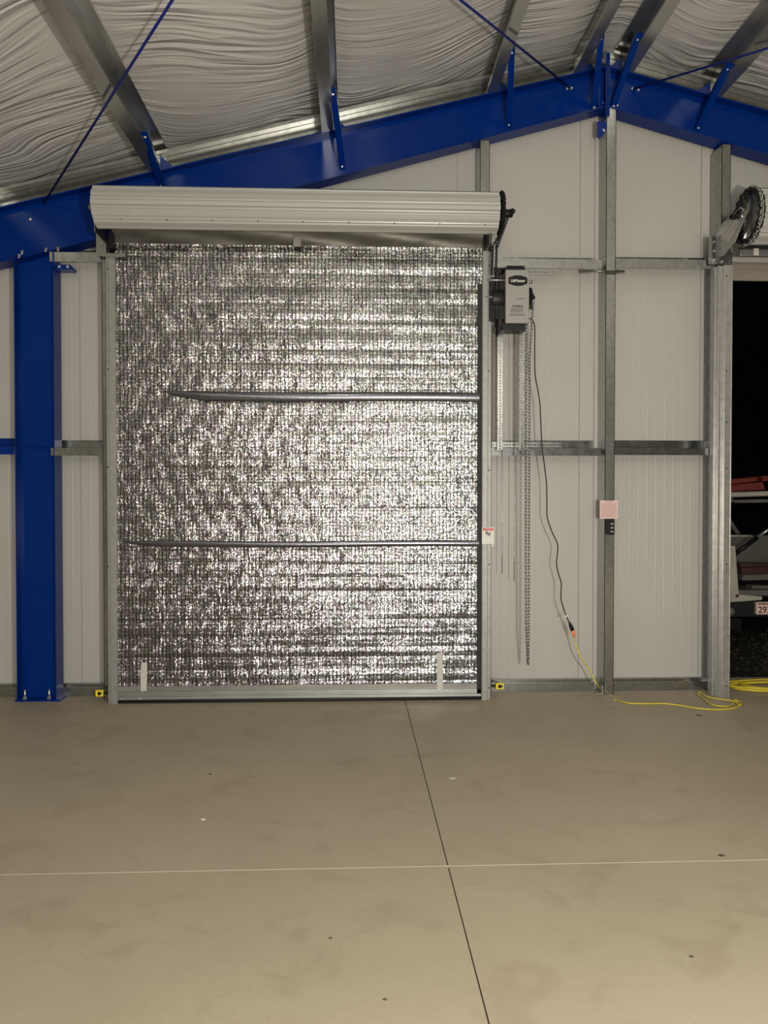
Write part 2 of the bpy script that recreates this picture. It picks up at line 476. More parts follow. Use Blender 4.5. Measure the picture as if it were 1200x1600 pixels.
# rake channel behind the rafter at the top of the wall
rk = MB()
for a, b_ in ((XL, XR), (XR, XRR)):
    def zz(x, o): return ztop(x) + o
    rk.prism([(a, 6.325, zz(a, -.02)), (b_, 6.325, zz(b_, -.02)), (b_, 6.325, zz(b_, .165)), (a, 6.325, zz(a, .165))], (0, .05, 0))
struct(rk.build('trim_2', M['galv']))
rk = MB()
for a, b_ in ((XL, XR), (XR, XRR)):
    rk.prism([(a, 6.22, ztop(a) + .168), (b_, 6.22, ztop(b_) + .168), (b_, 6.22, ztop(b_) + .176), (a, 6.22, ztop(a) + .176)], (0, .16, 0))
    rk.prism([(a, 6.215, ztop(a) + .15), (b_, 6.215, ztop(b_) + .15), (b_, 6.215, ztop(b_) + .176), (a, 6.215, ztop(a) + .176)], (0, .006, 0))
struct(rk.build('trim_3', M['galv_light']))

# ------------------------------------------------------------------ baseboards (base channel on the slab)
def base(name, x0, x1):
    b = MB(); b.box(x0, x1, 6.30, 6.378, 0, .075); b.box(x0, x1, 6.345, 6.378, .075, .095)
    return struct(b.build(name, M['galv'], bevel=.002))
base('baseboard_left', XL, X(25, 6.3)); base('baseboard_center_left', X(92, 6.3), X(160, 6.3))
base('baseboard_center', X(768, 6.3), X(930, 6.3)); base('baseboard_center_right', X(960, 6.3), X(1105, 6.3))
base('baseboard_right', D2[1] + .12, XRR)

# ------------------------------------------------------------------ blue steel frame
def boltobj(name, p, parent, d=(0, -1, 0), r=.011, L_=.018, m=None):
    b = MB(); d = Vector(d).normalized(); p = Vector(p)
    b.cyl(p, p + d * L_ * .5, r, 6, False); b.cyl(p + d * L_ * .5, p + d * L_, r * .55, 8)
    return b.build(name, m or M['zinc'], parent)

CX0, CX1 = X(24, YF), X(86, YF)
def depth_r(x):   # rafter depth
    t = (XR - x) / (XR - CX1)
    t = max(0, min(1.0, t)); return .325 + .11 * t
col = thing('steel_column', 'blue painted steel I-section column standing left of the closed foil door', 'column', ((CX0 + CX1) / 2, YWEB, 0))
zc = lambda x: ztop(x) - depth_r(x)
q = MB(); q.prism([(CX0 + .008, YWEB - .004, .014), (CX1 - .008, YWEB - .004, .014), (CX1 - .008, YWEB - .004, zc(CX1) - .006), (CX0 + .008, YWEB - .004, zc(CX0) - .012)], (0, .008, 0)); q.build('web', M['blue'], col)
q = MB(); q.box(CX0, CX0 + .008, YF, YB, .014, zc(CX0) - .012); q.build('flange', M['blue'], col)
q = MB(); q.box(CX1 - .008, CX1, YF, YB, .014, zc(CX1) - .012); q.build('flange', M['blue'], col)
q = MB(); q.box(CX0 - .012, CX1 + .03, YF - .01, YB + .01, 0, .014); q.build('base_plate', M['blue'], col, bevel=.002)
for px_ in (39, 77):
    q = MB(); p = at(px_, 1090, YWEB - .04); q.cyl((p.x, p.y, .014), (p.x, p.y, .085), .008, 10); q.cyl((p.x, p.y, .014), (p.x, p.y, .028), .017, 6, False)
    q.build('anchor_bolt', M['zinc'], col)
# clips for girts
q = MB(); a = at(84, 414, YF); b_ = at(112, 418, YF)
q.prism([(a.x, YF + .02, a.z + .01), (b_.x - .02, YF + .02, a.z + .01), (b_.x, YF + .02, a.z - .01), (b_.x - .01, YF + .02, b_.z - .01), (a.x, YF + .02, b_.z - .01)], (0, .1, 0)); q.build('girt_clip', M['blue'], col)
for px_, py_ in ((93, 417), (106, 417)): boltobj('bolt', at(px_, py_, YF + .02), col)
q = MB(); a = at(26, 691, YWEB - .01); b_ = at(84, 699, YWEB - .01); q.box(a.x, b_.x, YWEB - .05, YWEB - .004, b_.z, b_.z + .008); q.box(a.x, b_.x, YWEB - .012, YWEB - .004, b_.z, a.z); q.build('girt_clip', M['blue'], col)
for px_, py_ in ((35, 392), (30, 398), (72, 388), (91, 387)):
    boltobj('bolt', at(px_, py_, YF), col, (0, -.3, -1), .012, .03)

def rafter(name, label, xa, xb, left):
    t = thing(name, label, 'beam', (xa if left else xb, YWEB, 0), 'blue roof rafters meeting at the ridge')
    n = 1 if not left else 2
    xs = [xa, CX1, xb] if left else [xa, xb]
    def dr(x): return depth_r(x) if left else .325 + .10 * (x - XR) / (CX1 - XR) * -1
    # web
    w_ = MB(); th = .009
    top = [(x, ztop(x) - th) for x in xs]; bot = [(x, ztop(x) - dr(x) + th) for x in xs]
    w_.prism([(x, YWEB - .004, z) for x, z in bot] + [(x, YWEB - .004, z) for x, z in top[::-1]], (0, .008, 0)); w_.build('web', M['blue'], t)
    f1 = MB(); 
    f1.prism([(x, YF, ztop(x) - th) for x in xs] + [(x, YF, ztop(x)) for x in xs[::-1]], (0, YB - YF, 0)); f1.build('top_flange', M['blue'], t)
    f2 = MB(); f2.prism([(x, YF, ztop(x) - dr(x)) for x in xs] + [(x, YF, ztop(x) - dr(x) + th) for x in xs[::-1]], (0, YB - YF, 0)); f2.build('bottom_flange', M['blue'], t)
    # ridge end plate
    xe = xb if left else xa
    e = MB(); sgn = -1 if left else 1
    e.box(xe, xe + sgn * .014, YF - .005, YB, ztop(xe) - .40, ztop(xe) + .10); e.build('end_plate', M['blue'], t)
    return t
RL = rafter('rafter', 'blue rafter left of the ridge, partly behind the closed door roll', XL, XR - .002, True)
RR = rafter('rafter', 'blue rafter falling right of the ridge towards the open doorway', XR + .002, XRR, False)
for px_, py_ in ((48, 343), (893, 138), (886, 139)): boltobj('bolt', at(px_, py_, YWEB - .004), RL)
for px_, py_ in ((926, 166), (943, 161)): boltobj('bolt', at(px_, py_, YWEB - .004), RL)
for px_, py_ in ((988, 139), (997, 141), (959, 163), (964, 165), (951, 176)): boltobj('bolt', at(px_, py_, YWEB - .004), RR)
# stiffeners near ridge
q = MB(); q.box(XR - .075, XR - .067, YF, YWEB, ztop(XR - .07) - .31, ztop(XR - .07) - .01); q.build('stiffener', M['blue'], RL)
# gusset to centre post
q = MB(); a = at(933, 190, 6.165); b_ = at(947, 214, 6.165)
q.prism([(a.x, 6.160, a.z), (b_.x, 6.160, a.z), (b_.x, 6.160, b_.z + .05), (a.x + .02, 6.160, b_.z - .02), (a.x, 6.160, b_.z)], (0, .008, 0)); q.build('post_clip', M['blue'], RL)
boltobj('bolt', at(943, 204, 6.158), RL)

# purlins
plab = ['galvanised purlin at the far left edge of the roof', 'wide galvanised purlin above the left end of the door roll, crossed by a blue rod',
        'galvanised purlin running overhead above the middle of the door roll', 'galvanised purlin left of the ridge pair, crossed by a blue rod near the top',
        'galvanised purlin just left of the ridge', 'dark galvanised purlin just right of the ridge', 'galvanised purlin on the right slope, above the top right corner panel']
for (xc, s), lab in zip(PUR, plab):
    zb = ztop(xc); nx, nz = s * sn, cs           # roof normal
    tx, tz = s * cs, -sn                          # down-slope direction
    if s < 0: tx, tz = -cs, -sn
    P = lambda u, v: Vector((xc + tx * u + nx * v, 0, zb + tz * u + nz * v))
    H = .2; Wf = .089; th = .004; lip = .02
    prof = [P(Wf, lip), P(Wf, 0), P(0, 0), P(0, H), P(-Wf, H), P(-Wf, H - lip),
            P(-Wf + th, H - lip), P(-Wf + th, H - th), P(-th, H - th), P(-th, H - th)]
    prof = [P(Wf, lip), P(Wf, 0), P(-th, 0), P(-th, H - th), P(-Wf + th, H - th), P(-Wf + th, H - lip), P(-Wf, H - lip), P(-Wf, H), P(0, H), P(0, th), P(Wf - th, th), P(Wf - th, lip)]
    mb = MB(); y0 = YBK + .05
    mb.prism([(p.x, y0, p.z) for p in prof], (0, 6.32 - y0, 0))
    o = mb.build('roof_purlin', M['purlin']); tag(o, lab, 'beam', 'galvanised roof purlins')

# flange braces (blue angles from rafter bottom to purlin)
blab = ['blue angle brace behind the top left end of the door roll', 'blue angle brace under the purlin above the middle of the door roll',
        'blue angle brace on the left slope between door roll and ridge', 'blue angle brace just left of the ridge splice', 'long blue angle brace just right of the ridge splice',
        'blue angle brace on the right slope above the doorway post']
bspec = [((252, 292), (233, 222)), ((535, 262), (521, 150)), ((795, 197), (800, 80)), ((928, 170), (935, 55)), ((958, 168), (1000, 55)), ((1090, 202), (1138, 98))]
for ((fx, fy), (tx_, ty_)), (xc, s), lab in zip(bspec, PUR[1:], blab):
    p0 = at(fx, fy, YWEB - .02)
    # top end bolts to the purlin web foot; find its Y from the height in the picture
    zt = ztop(xc) + .04
    h = zt - 1.6; Yt = h * 1200 / (780 - ty_)
    p1 = Vector((xc + (.012 if s < 0 else -.012), min(Yt, 5.95), zt))
    d = (p1 - p0).normalized(); side = Vector((1, 0, 0)); side = (side - d * side.dot(d)).normalized(); nrm = d.cross(side)
    t = thing('flange_brace', lab, 'brace', p0, 'blue flange braces')
    mb = MB(); c = (p0 + p1) / 2; hl = (p1 - p0).length / 2 + .03
    mb.obox(c, d, side, nrm, hl, .022, .003); mb.obox(c + side * .021 * (1 if s < 0 else -1) + nrm * .02, d, side, nrm, hl, .003, .02)
    mb.build('brace_angle', M['blue'], t)
    boltobj('bolt', p0 + nrm * -.003 + d * .01, t, (0, -1, 0), .009, .015)
    boltobj('bolt', p1 - d * .02, t, (0, -1, -.3), .009, .015)
    # clip plate on rafter top
    mb = MB(); sg = -1 if s < 0 else 1
    xx = xc + .1 * (1 if s < 0 else -1)
    z0 = ztop(xc)
    mb.prism([(xc, YF + .01, ztop(xc) + .002), (xx, YF + .01, ztop(xx) + .002), (xc, YF + .01, ztop(xc) + .11)], (0, .006, 0)); mb.build('purlin_clip', M['blue'], t)

# rod bracing in the roof plane
def rod(p_anchor, px2, drop, lab, sgn):
    p0 = at(*p_anchor, YWEB - .02)
    d = FWD + RGT * ((px2[0] - 600) / 1200) + UPV * ((800 - px2[1]) / 1200)
    # plane z = ztop(x) - drop on the slope side
    s = sgn * SL   # slope dz/dx
    # z = 1.6+A + s*(x-XR) - drop
    k = (A - s * XR - drop) / (d.z - s * d.x)
    p1 = EYE + d * k
    v = (p1 - p0); L_ = v.length
    mb = MB(); e = p1 + v.normalized() * 1.2
    mb.cyl(p0, e, .0085, 10)
    o = mb.build('brace_rod', M['blue_rod']); tag(o, lab, 'rod', 'blue cross-bracing rods under the roof')
rod((68, 318), (268, 2), .03, 'thin blue bracing rod crossing the left purlin down to the rafter above the column', 1)
rod((890, 137), (722, 2), .03, 'thin blue bracing rod running down to the rafter just left of the ridge', 1)
rod((990, 139), (1198, 76), .03, 'thin blue bracing rod right of the ridge, crossing the rightmost purlin', -1)

# ------------------------------------------------------------------ posts
def post(name, lab, x0, x1, ztopv, web_left=True, backing=False, zb=0, y0=YP, y1=6.375):
    t = thing(name, lab, 'post', ((x0 + x1) / 2, y0, zb), 'galvanised wall posts')
    p = MB(); th = .004
    xw = x0 if web_left else x1 - th
    p.box(xw, xw + th, y0, y1, zb, ztopv)
    p.box(x0, x1, y0, y0 + th, zb, ztopv); p.box(x0, x1, y1 - th, y1, zb, ztopv)
    lx = x1 - th if web_left else x0
    p.box(lx, lx + th, y0, y0 + .02, zb, ztopv)
    p.build('channel', M['galv'], t)
    if backing:
        q = MB(); q.box(x0 - .03, x0, y1 - .012, y1, .1, ztopv); q.build('backing_strip', M['panel'], t)
        q = MB(); q.box(x0 - .05, x0 + .0, YP + .04, YP + .13, 0, .006); q.box(x0 - .006, x0, YP + .03, YP + .14, 0, .07); q.build('base_clip', M['galv_light'], t)
        a = at(912, 424, 6.15); b2 = at(975, 424, 6.15)
        q = MB(); q.cyl((a.x, 6.14, a.z), (b2.x, 6.14, a.z), .008, 8); q.box(a.x, a.x + .05, 6.135, 6.16, a.z - .012, a.z + .012); q.box(b2.x - .05, b2.x, 6.135, 6.16, a.z - .012, a.z + .012)
        q.build('tie_rod', M['galv_dark'], t)
    return t
bot_r = lambda x: ztop(x) - depth_r(x) if x < XR else ztop(x) - (.325 + .10 * (x - XR) / (XR - CX1))
pc0, pc1 = X(945, YP), X(960, YP)
post('wall_post', 'tall galvanised centre post under the ridge with pink note on it', pc0, pc1, bot_r(pc0) - .005, True, True)
pa0, pa1 = X(749, YP), X(764, YP)
post('wall_post', 'galvanised post behind the right guide of the closed door, rising above the roll', pa0, pa1, bot_r(pa0) - .005)
pl0, pl1 = X(161, YP), X(174, YP)
post('wall_post', 'galvanised post behind the left guide of the closed door', pl0, pl1, bot_r(pl0) - .005, False)
pr0, pr1 = X(1124, YP), X(1138, YP)
post('wall_post', 'galvanised post rising past the chain wheel beside the open doorway', pr0, pr1, bot_r(pr1) - .005)
pj0 = X(1116, YP)
t = thing('door_jamb_channel', 'wide galvanised jamb channel at the left edge of the open doorway', 'post', (pj0, YP, 0))
q = MB(); q.box(pj0, pj0 + .004, YP, 6.375, 0, ZH); q.box(pj0, pr0 - .002, YP, YP + .004, 0, ZH); q.build('channel', M['galv_dark'], t)

# ------------------------------------------------------------------ girts (Z sections)
def girt(lab, x0, x1, yf, xr, m='galv', yback=None, plate=None):
    """yf = (top,bottom) pixel rows of the front flange at pixel column xr"""
    zt, zb = at(xr, yf[0], YP).z, at(xr, yf[1], YP).z
    g = MB(); th = .004
    g.box(x0, x1, YP, YP + th, zb, zt)
    g.box(x0, x1, YP + th, YW - .004, zt - th, zt)
    g.box(x0, x1, YP + th, YP + .018, zb, zb + th)
    g.box(x0, x1, YW - .008, YW - .004, zt, zt + .075); g.box(x0, x1, YW - .022, YW - .008, zt + .071, zt + .075)
    o = g.build('wall_girt', M[m]); tag(o, lab, 'girt', 'galvanised wall girts'); return o
girt('galvanised girt at door-head height between the blue column and the closed door', X(80, YP), pl0 - .002, (394, 409), 120)
girt('galvanised girt at mid height between the blue column and the closed door', X(80, YP), pl0 - .002, (700, 712), 120)
girt('galvanised girt at mid height left of the blue column, at the picture edge', XL + .01, X(22, YP), (697, 710), 10, 'blue')
girt('galvanised girt at door-head height between the opener and the centre post', pa1 + .002, pc0 - .034, (405, 419), 850)
girt('galvanised girt at door-head height right of the centre post', pc1 + .002, pj0 - .002, (405, 419), 1030)
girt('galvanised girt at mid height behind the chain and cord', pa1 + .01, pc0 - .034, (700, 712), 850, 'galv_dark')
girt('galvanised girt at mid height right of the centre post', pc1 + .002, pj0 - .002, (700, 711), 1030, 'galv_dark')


# perforated steel angles
def perforated(mb, p0, d, w_, wid, n, pitch, hole=.0125):
    p0 = Vector(p0); d = Vector(d).normalized(); w_ = Vector(w_).normalized()
    for i in range(n):
        c0 = p0 + d * i * pitch
        o = [c0, c0 + d * pitch, c0 + d * pitch + w_ * wid, c0 + w_ * wid]
        c = c0 + d * pitch / 2 + w_ * wid / 2; h = hole / 2
        inn = [c - d * h - w_ * h, c + d * h - w_ * h, c + d * h + w_ * h, c - d * h + w_ * h]
        mb.add(o + inn, [(0, 1, 5, 4), (1, 2, 6, 5), (2, 3, 7, 6), (3, 0, 4, 7)])
glab = ['left perforated steel angle hanging from the opener down to the mid girt', 'right perforated steel angle hanging from the opener, beside the hand chain']
YA = 6.10
for (xa, xb, xs), lab in zip(((777, 785, 792), (811, 818.5, 818.5)), glab):
    zt_, zb_ = at(780, 505, YA).z, at(780, 703, YA).z
    x0 = X(xa, YA); x1 = X(xb, YA); n = int((zt_ - zb_) / .0225)
    mb = MB(); perforated(mb, (x0, YA, zb_), (0, 0, 1), (1, 0, 0), x1 - x0, n, .0225)
    perforated(mb, (x0, YA, zb_), (0, 0, 1), (0, 1, 0), .04, n, .0225)
    o = mb.build('perforated_angle', M['galv'], solid=.002); tag(o, lab, 'bracket', 'perforated mounting angles')
def hperf(x0p, x1p, yt, lab, Y):
    a = at(x0p, yt, Y); b2 = at(x1p, yt, Y); n = int((b2.x - a.x) / .0225)
    mb = MB(); perforated(mb, (a.x, Y, a.z - .04), (1, 0, 0), (0, 0, 1), .04, n, .0225); perforated(mb, (a.x, Y, a.z), (1, 0, 0), (0, 1, 0), .035, n, .0225)
    o = mb.build('perforated_angle', M['galv'], solid=.002); tag(o, lab, 'bracket', 'perforated mounting angles')
hperf(769, 879, 691, 'horizontal perforated steel angle lying along the mid girt', 6.15)
hperf(800, 880, 420.5, 'horizontal perforated steel angle just under the door-head girt, right of the opener', 6.16)


# ------------------------------------------------------------------ roll-up doors
YC = 6.075; YROLL = 5.87; ZROLL = 3.786; RROLL = .147
def roll_mesh(x0, x1, r, zc_, yc_):
    mb = MB(); n = 132; prof = []
    nr = 12
    for i in range(n):
        a = 2 * math.pi * i / n; k = (i * nr / n) % 1
        rr = r * (1.0 + (.05 if k < .42 else (-.04 if k < .50 or k > .94 else .0)))
        if .64 < k < .8: rr = r * 1.03
        prof.append((yc_ + rr * math.cos(a), zc_ + rr * math.sin(a)))
    v = [(x0, y, z) for y, z in prof] + [(x1, y, z) for y, z in prof]
    mb.add(v, [(i, (i + 1) % n, n + (i + 1) % n, n + i) for i in range(n)])
    # inward spiral ends
    for xe, s in ((x0, 1), (x1, -1)):
        inner = [(xe + s * .03, yc_ + (y - yc_) * .82, zc_ + (z - zc_) * .82) for y, z in prof]
        o_ = [(xe, y, z) for y, z in prof]
        mb.add(o_ + inner, [(i, (i + 1) % n, n + (i + 1) % n, n + i) for i in range(n)])
        mb.add(inner, [tuple(range(n))])
    return mb

door = thing('door_1', 'closed roll-up door lined with quilted silver foil, cream coil above', 'door', (0, YC, 0), kind='structure')
gx0, gx1 = X(181.5, YC), X(752, YC)      # visible foil
rx0, rx1 = at(143, 330, YROLL - .12).x, at(781, 330, YROLL - .12).x
roll_mesh(rx0, rx1, RROLL, ZROLL, YROLL).build('door_coil', M['doorpaint'], door)
for k, px_ in enumerate(list(range(185, 780, 72))):
    p = at(px_, 356, YROLL - .17); boltobj('screw', (p.x, YROLL - .09, ZROLL - .117), door, (0, -1, -.9), .006, .008, M['galv_dark'])
q = MB(); q.cyl((rx0 - .06, YROLL, ZROLL), (rx0 + .1, YROLL, ZROLL), .02, 12); q.cyl((rx1 - .1, YROLL, ZROLL), (rx1 + .12, YROLL, ZROLL), .02, 12); q.build('axle', M['galv_light'], door)

# curtain : corrugated foil
nx_, nz_ = 130, 560
zb_c, zt_c = .075, 3.585
corr = MB(); vs = []
S1 = (Z(615, 400, YC), Z(624, 400, YC)); S2 = (Z(845, 450, YC), Z(853, 450, YC))
rnd = random.Random(3)
bands = []; z = zb_c
while z < zt_c:
    h_ = rnd.uniform(.07, .13); bands.append((z, h_, rnd.uniform(.3, 1))); z += h_
def corr_y(x, z):
    for (z0, h_, am) in bands:
        if z0 <= z < z0 + h_:
            t = (z - z0) / h_; y = -.006 * am * math.sin(math.pi * t) ** .6
            break
    else: y = 0
    y += .0022 * math.sin(x * 5.1 + z * 9) + .0018 * math.sin(x * 13 - z * 17) + .0012 * math.sin(x * 41 + 6 * math.sin(z * 4))
    return y
for j in range(nz_ + 1):
    z = zb_c + (zt_c - zb_c) * j / nz_
    for i in range(nx_ + 1):
        x = gx0 + (gx1 - gx0) * i / nx_; vs.append((x, YC + corr_y(x, z), z))
corr.add(vs, [(j * (nx_ + 1) + i, j * (nx_ + 1) + i + 1, (j + 1) * (nx_ + 1) + i + 1, (j + 1) * (nx_ + 1) + i) for j in range(nz_) for i in range(nx_)], True)
cur = corr.build('foil_curtain', M['foil'], door)
# smooth folded seams
def seam(za, zb2, xa, xb):
    mb = MB(); n = 60; vs = []
    for j, (t, dy) in enumerate(((0, -.002), (.06, -.016), (.94, -.014), (1, -.002))):
        for i in range(n + 1):
            x = xa + (xb - xa) * i / n; h_ = (zb2 - za) * (.12 + .88 * min(1, (x - xa) / .3) ** .6) 
            vs.append((x, YC - .008 + dy * .8, zb2 - h_ + h_ * t + .004 * math.sin(x * 3)))
    mb.add(vs, [(j * (n + 1) + i, j * (n + 1) + i + 1, (j + 1) * (n + 1) + i + 1, (j + 1) * (n + 1) + i) for j in range(3) for i in range(n)], True)
    return mb.build('foil_seam', M['foilsmooth'], cur)
seam(Z(627, 400, YC), Z(612, 400, YC), X(258, YC), X(748, YC)); seam(Z(855, 400, YC), Z(845, 400, YC), X(190, YC), X(748, YC))
# curtain top turning back to the coil
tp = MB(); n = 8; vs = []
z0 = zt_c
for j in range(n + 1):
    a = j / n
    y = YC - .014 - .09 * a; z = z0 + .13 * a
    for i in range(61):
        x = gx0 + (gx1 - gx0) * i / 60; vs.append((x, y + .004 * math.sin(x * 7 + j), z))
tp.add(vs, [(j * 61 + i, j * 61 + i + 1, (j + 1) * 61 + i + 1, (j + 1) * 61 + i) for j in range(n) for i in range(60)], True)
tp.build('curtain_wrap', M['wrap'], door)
q = MB(); a = at(458, 362, 5.98); b_ = at(470, 384, 5.98); q.box(a.x, b_.x, 6.0, 6.003, b_.z, a.z); q.build('tape_or_glint_strip', M['hem'], door)  # glint on the foil, modelled as a thin grey strip
# bottom bar
q = MB(); q.box(gx0, gx1, YC - .024, YC + .01, .03, .052); q.box(gx0, gx1, YC - .018, YC + .008, .052, .09); q.box(gx0, gx1, YC - .010, YC + .002, .09, .100)
q.build('bottom_bar', M['alu'], door, bevel=.003)
q = MB(); q.box(gx0, gx1, YC - .012, YC - .009, .098, .135); q.build('curtain_hem', M['hem'], door)
q = MB(); q.tube([(gx0, YC - .004, .016), (gx1, YC - .004, .016)], .015, 10); q.build('rubber_seal', M['rubber'], door)
for px_ in (190, 218): boltobj('bolt', at(px_, 1092, YC - .02), door, r=.009, L_=.01)
# tape strips on the foil
for (x0, y0, x1, y1, xb_, yb_) in ((221, 1035, 230, 1035, 225, 1080), (683, 1020, 691, 1020, 688, 1077)):
    a = at(x0, y0, YC - .013); b_ = at(x1, y1, YC - .013); c = at(xb_ + 4, yb_, YC - .013); d = at(xb_ - 5, yb_, YC - .013)
    q = MB(); q.prism([(a.x, YC - .016, a.z), (b_.x, YC - .016, b_.z), ((b_.x + c.x) / 2 + .003, YC - .018, (b_.z + c.z) / 2), (c.x, YC - .016, c.z), (d.x, YC - .016, d.z), ((a.x + d.x) / 2 - .004, YC - .018, (a.z + d.z) / 2)], (0, .004, 0))
    q.build('tape_or_glint_strip', M['tape'], cur)
# guides
def guide(parent, xo0, xo1, ztop_, y0=YC - .03, m='guide'):
    mb = MB(); w_ = xo1 - xo0; th = .003
    def strip(a, b2, ya, yb): mb.box(xo0 + w_ * a, xo0 + w_ * b2, ya, yb, .0, ztop_)
    strip(0, .40, y0 + .018, y0 + .022); strip(.37, .43, y0, y0 + .022); strip(.43, .92, y0, y0 + .004); strip(.92, 1.0, y0, y0 + .05); strip(0, .06, y0 + .018, y0 + .09)
    g = mb.build('guide_rail', M[m], parent, bevel=.0015)
    return g
gl = guide(door, X(166, 6.05), X(182, 6.05), Z(400, 175, 6.05))
gr = guide(door, X(768, 6.05), X(753, 6.05), Z(392, 760, 6.05))
for g, px_, ys_ in ((gl, 168.5, (420, 577, 730, 885, 1040)), (gr, 764, (415, 580, 735, 882, 1075))):
    for y_ in ys_: boltobj('bolt', at(px_ + (0 if px_ < 300 else 0), y_, 6.062), g, r=.006, L_=.006, m=M['black'])
# black strip at right of the curtain
q = MB(); q.box(gx1 - .035, gx1 + .004, YC - .018, YC - .010, .03, 3.3); q.build('black_edge_strip', M['rubber'], door)
q = MB(); q.box(gx1 - .055, gx1 - .02, YC - .02, YC - .012, Z(385, 740, YC), Z(371, 740, YC)); q.box(gx0 - .03, gx0 + .01, YC - .06, YC - .02, Z(392, 178, YC), Z(365, 178, YC)); q.build('curtain_stop', M['black'], door)
# brackets
q = MB(); a = at(150, 352, 6.12); b_ = at(166, 400, 6.12); q.box(a.x, b_.x, 6.12, 6.128, b_.z, a.z + .1)
q.box(b_.x - .006, b_.x, 5.86, 6.12, b_.z + .1, a.z + .1); a2 = at(160, 396, 6.03); b2 = at(196, 402, 6.03); q.box(a2.x, b2.x, 6.02, 6.03, b2.z, a2.z); q.build('coil_bracket', M['galv'], door)
q = MB(); a = at(752, 378, 6.12); q.box(a.x, a.x + .08, 6.1, 6.108, a.z - .15, a.z + .2); q.box(a.x + .02, a.x + .026, 5.85, 6.1, a.z - .1, a.z + .17); q.build('coil_bracket', M['galv_dark'], door)
# drive wheel and chain at the right end of the coil
q = MB(); ring = [(rx1 + .028, YROLL + (.147) * math.cos(t_ * math.pi / 24), ZROLL + (.147) * math.sin(t_ * math.pi / 24)) for t_ in range(48)]
q.tube(ring, [.012 + .005 * (i % 2) for i in range(48)], 6, closed=True, smooth=False); q.cyl((rx1 + .018, YROLL, ZROLL), (rx1 + .034, YROLL, ZROLL), .135, 32)
q.build('drive_sprocket', M['blackmetal'], door)
q = MB(); p = Vector((rx1 + .09, YROLL, ZROLL - .0))
q.cyl(p - Vector((.05, 0, 0)), p + Vector((.03, 0, 0)), .03, 12); q.cyl(p + Vector((.02, -.02, 0)), p + Vector((.035, -.02, .02)), .02, 8)
q.obox(p + Vector((-.03, .05, -.10)), (.35, -.2, 1), (1, 0, -.35), (0, 1, 0), .14, .012, .03); q.build('tension_bracket', M['blackmetal'], door)

# chains: links along a path
def chain(mb, path, link=.03, r=.0026, wd=.008, phase=0):
    P = [Vector(p) for p in path]; d = []
    seglen = [(b2 - a2).length for a2, b2 in zip(P[:-1], P[1:])]; tot = sum(seglen); pitch = link * .74; n = int(tot / pitch)
    for i in range(n):
        s = i * pitch; k = 0
        while k < len(seglen) - 1 and s > seglen[k]: s -= seglen[k]; k += 1
        a2, b2 = P[k], P[k + 1]; t = (b2 - a2).normalized(); c = a2 + t * s
        u = t.orthogonal().normalized() if abs(t.z) < .8 else Vector((1, 0, 0)); u = (u - t * u.dot(t)).normalized(); w_ = t.cross(u)
        if (i + phase) % 2: u = (u * .35 + w_ * .94)
        else: u = (u * .95 - w_ * .3)
        u.normalize(); pts = []
        for q_ in range(10):
            a = 2 * math.pi * q_ / 10; ct, st = math.cos(a), math.sin(a)
            pts.append(c + t * (ct * link * .5) + u * (st * wd))
        mb.tube(pts, r, 5, closed=True)
    return mb
# drive chain down from sprocket to opener
q = MB(); chain(q, [(rx1 + .028, YROLL + .03, ZROLL - .145), at(770, 385, 5.98), at(768, 432, 5.98)], .022, .004, .008)
chain(q, [(rx1 + .028, YROLL - .11, ZROLL - .095), at(776, 385, 5.96), at(774, 445, 5.96)], .022, .004, .008)
tag(q.build('drive_chain', M['blackmetal']), 'black roller chain from the coil sprocket down to the opener', 'chain')

# ---- door 2 (open)
d2 = thing('door_2', 'open roll-up door, its cream coil at the top right edge', 'door', (D2[0], YC, 0), kind='structure')
ex = 3.07
roll_mesh(ex + .02, ex + 3.2, .200, 3.79, YROLL).build('door_coil', M['doorpaint'], d2)
whl = MB(); c0 = Vector((ex - .02, YROLL - .0, 3.79)); R_ = .20
for dx, rr in ((0, R_), (.03, R_ - .005)):
    ring = []
    for i in range(72):
        a = i * 2 * math.pi / 72; r_ = rr + .008 * math.sin(a * 18 + dx * 50)
        ring.append(c0 + Vector((dx + .006 * math.cos(a * 18), r_ * math.cos(a), r_ * math.sin(a))))
    whl.tube(ring, .011, 7, closed=True)
whb = whl.build('chain_wheel', M['blackmetal'], d2)
hub = MB(); hub.cyl(c0 + Vector((.0, 0, 0)), c0 + Vector((.03, 0, 0)), .172, 40); hub.cyl(c0 - Vector((.06, 0, 0)), c0, .025, 14)
hub.build('wheel_disc', M['galv_dark'], whb)
ch = MB()
chain(ch, [c0 + Vector((.012, (R_ + .012) * math.cos(a), (R_ + .012) * math.sin(a))) for a in [i * math.pi / 30 for i in range(61)]], .034, .005, .012); ch.build('wheel_chain', M['galv_light'], whb)
ax = MB(); ax.cyl(c0 - Vector((.12, .0, 0)), c0 + Vector((.1, 0, 0)), .017, 12); ax.box(c0.x - .12, c0.x - .07, c0.y - .03, c0.y + .03, 3.775, 3.8); ax.cyl(c0 + Vector((-.07, -.05, .03)), c0 + Vector((-.07, .05, .03)), .012, 8); ax.build('axle', M['blackmetal'], d2)
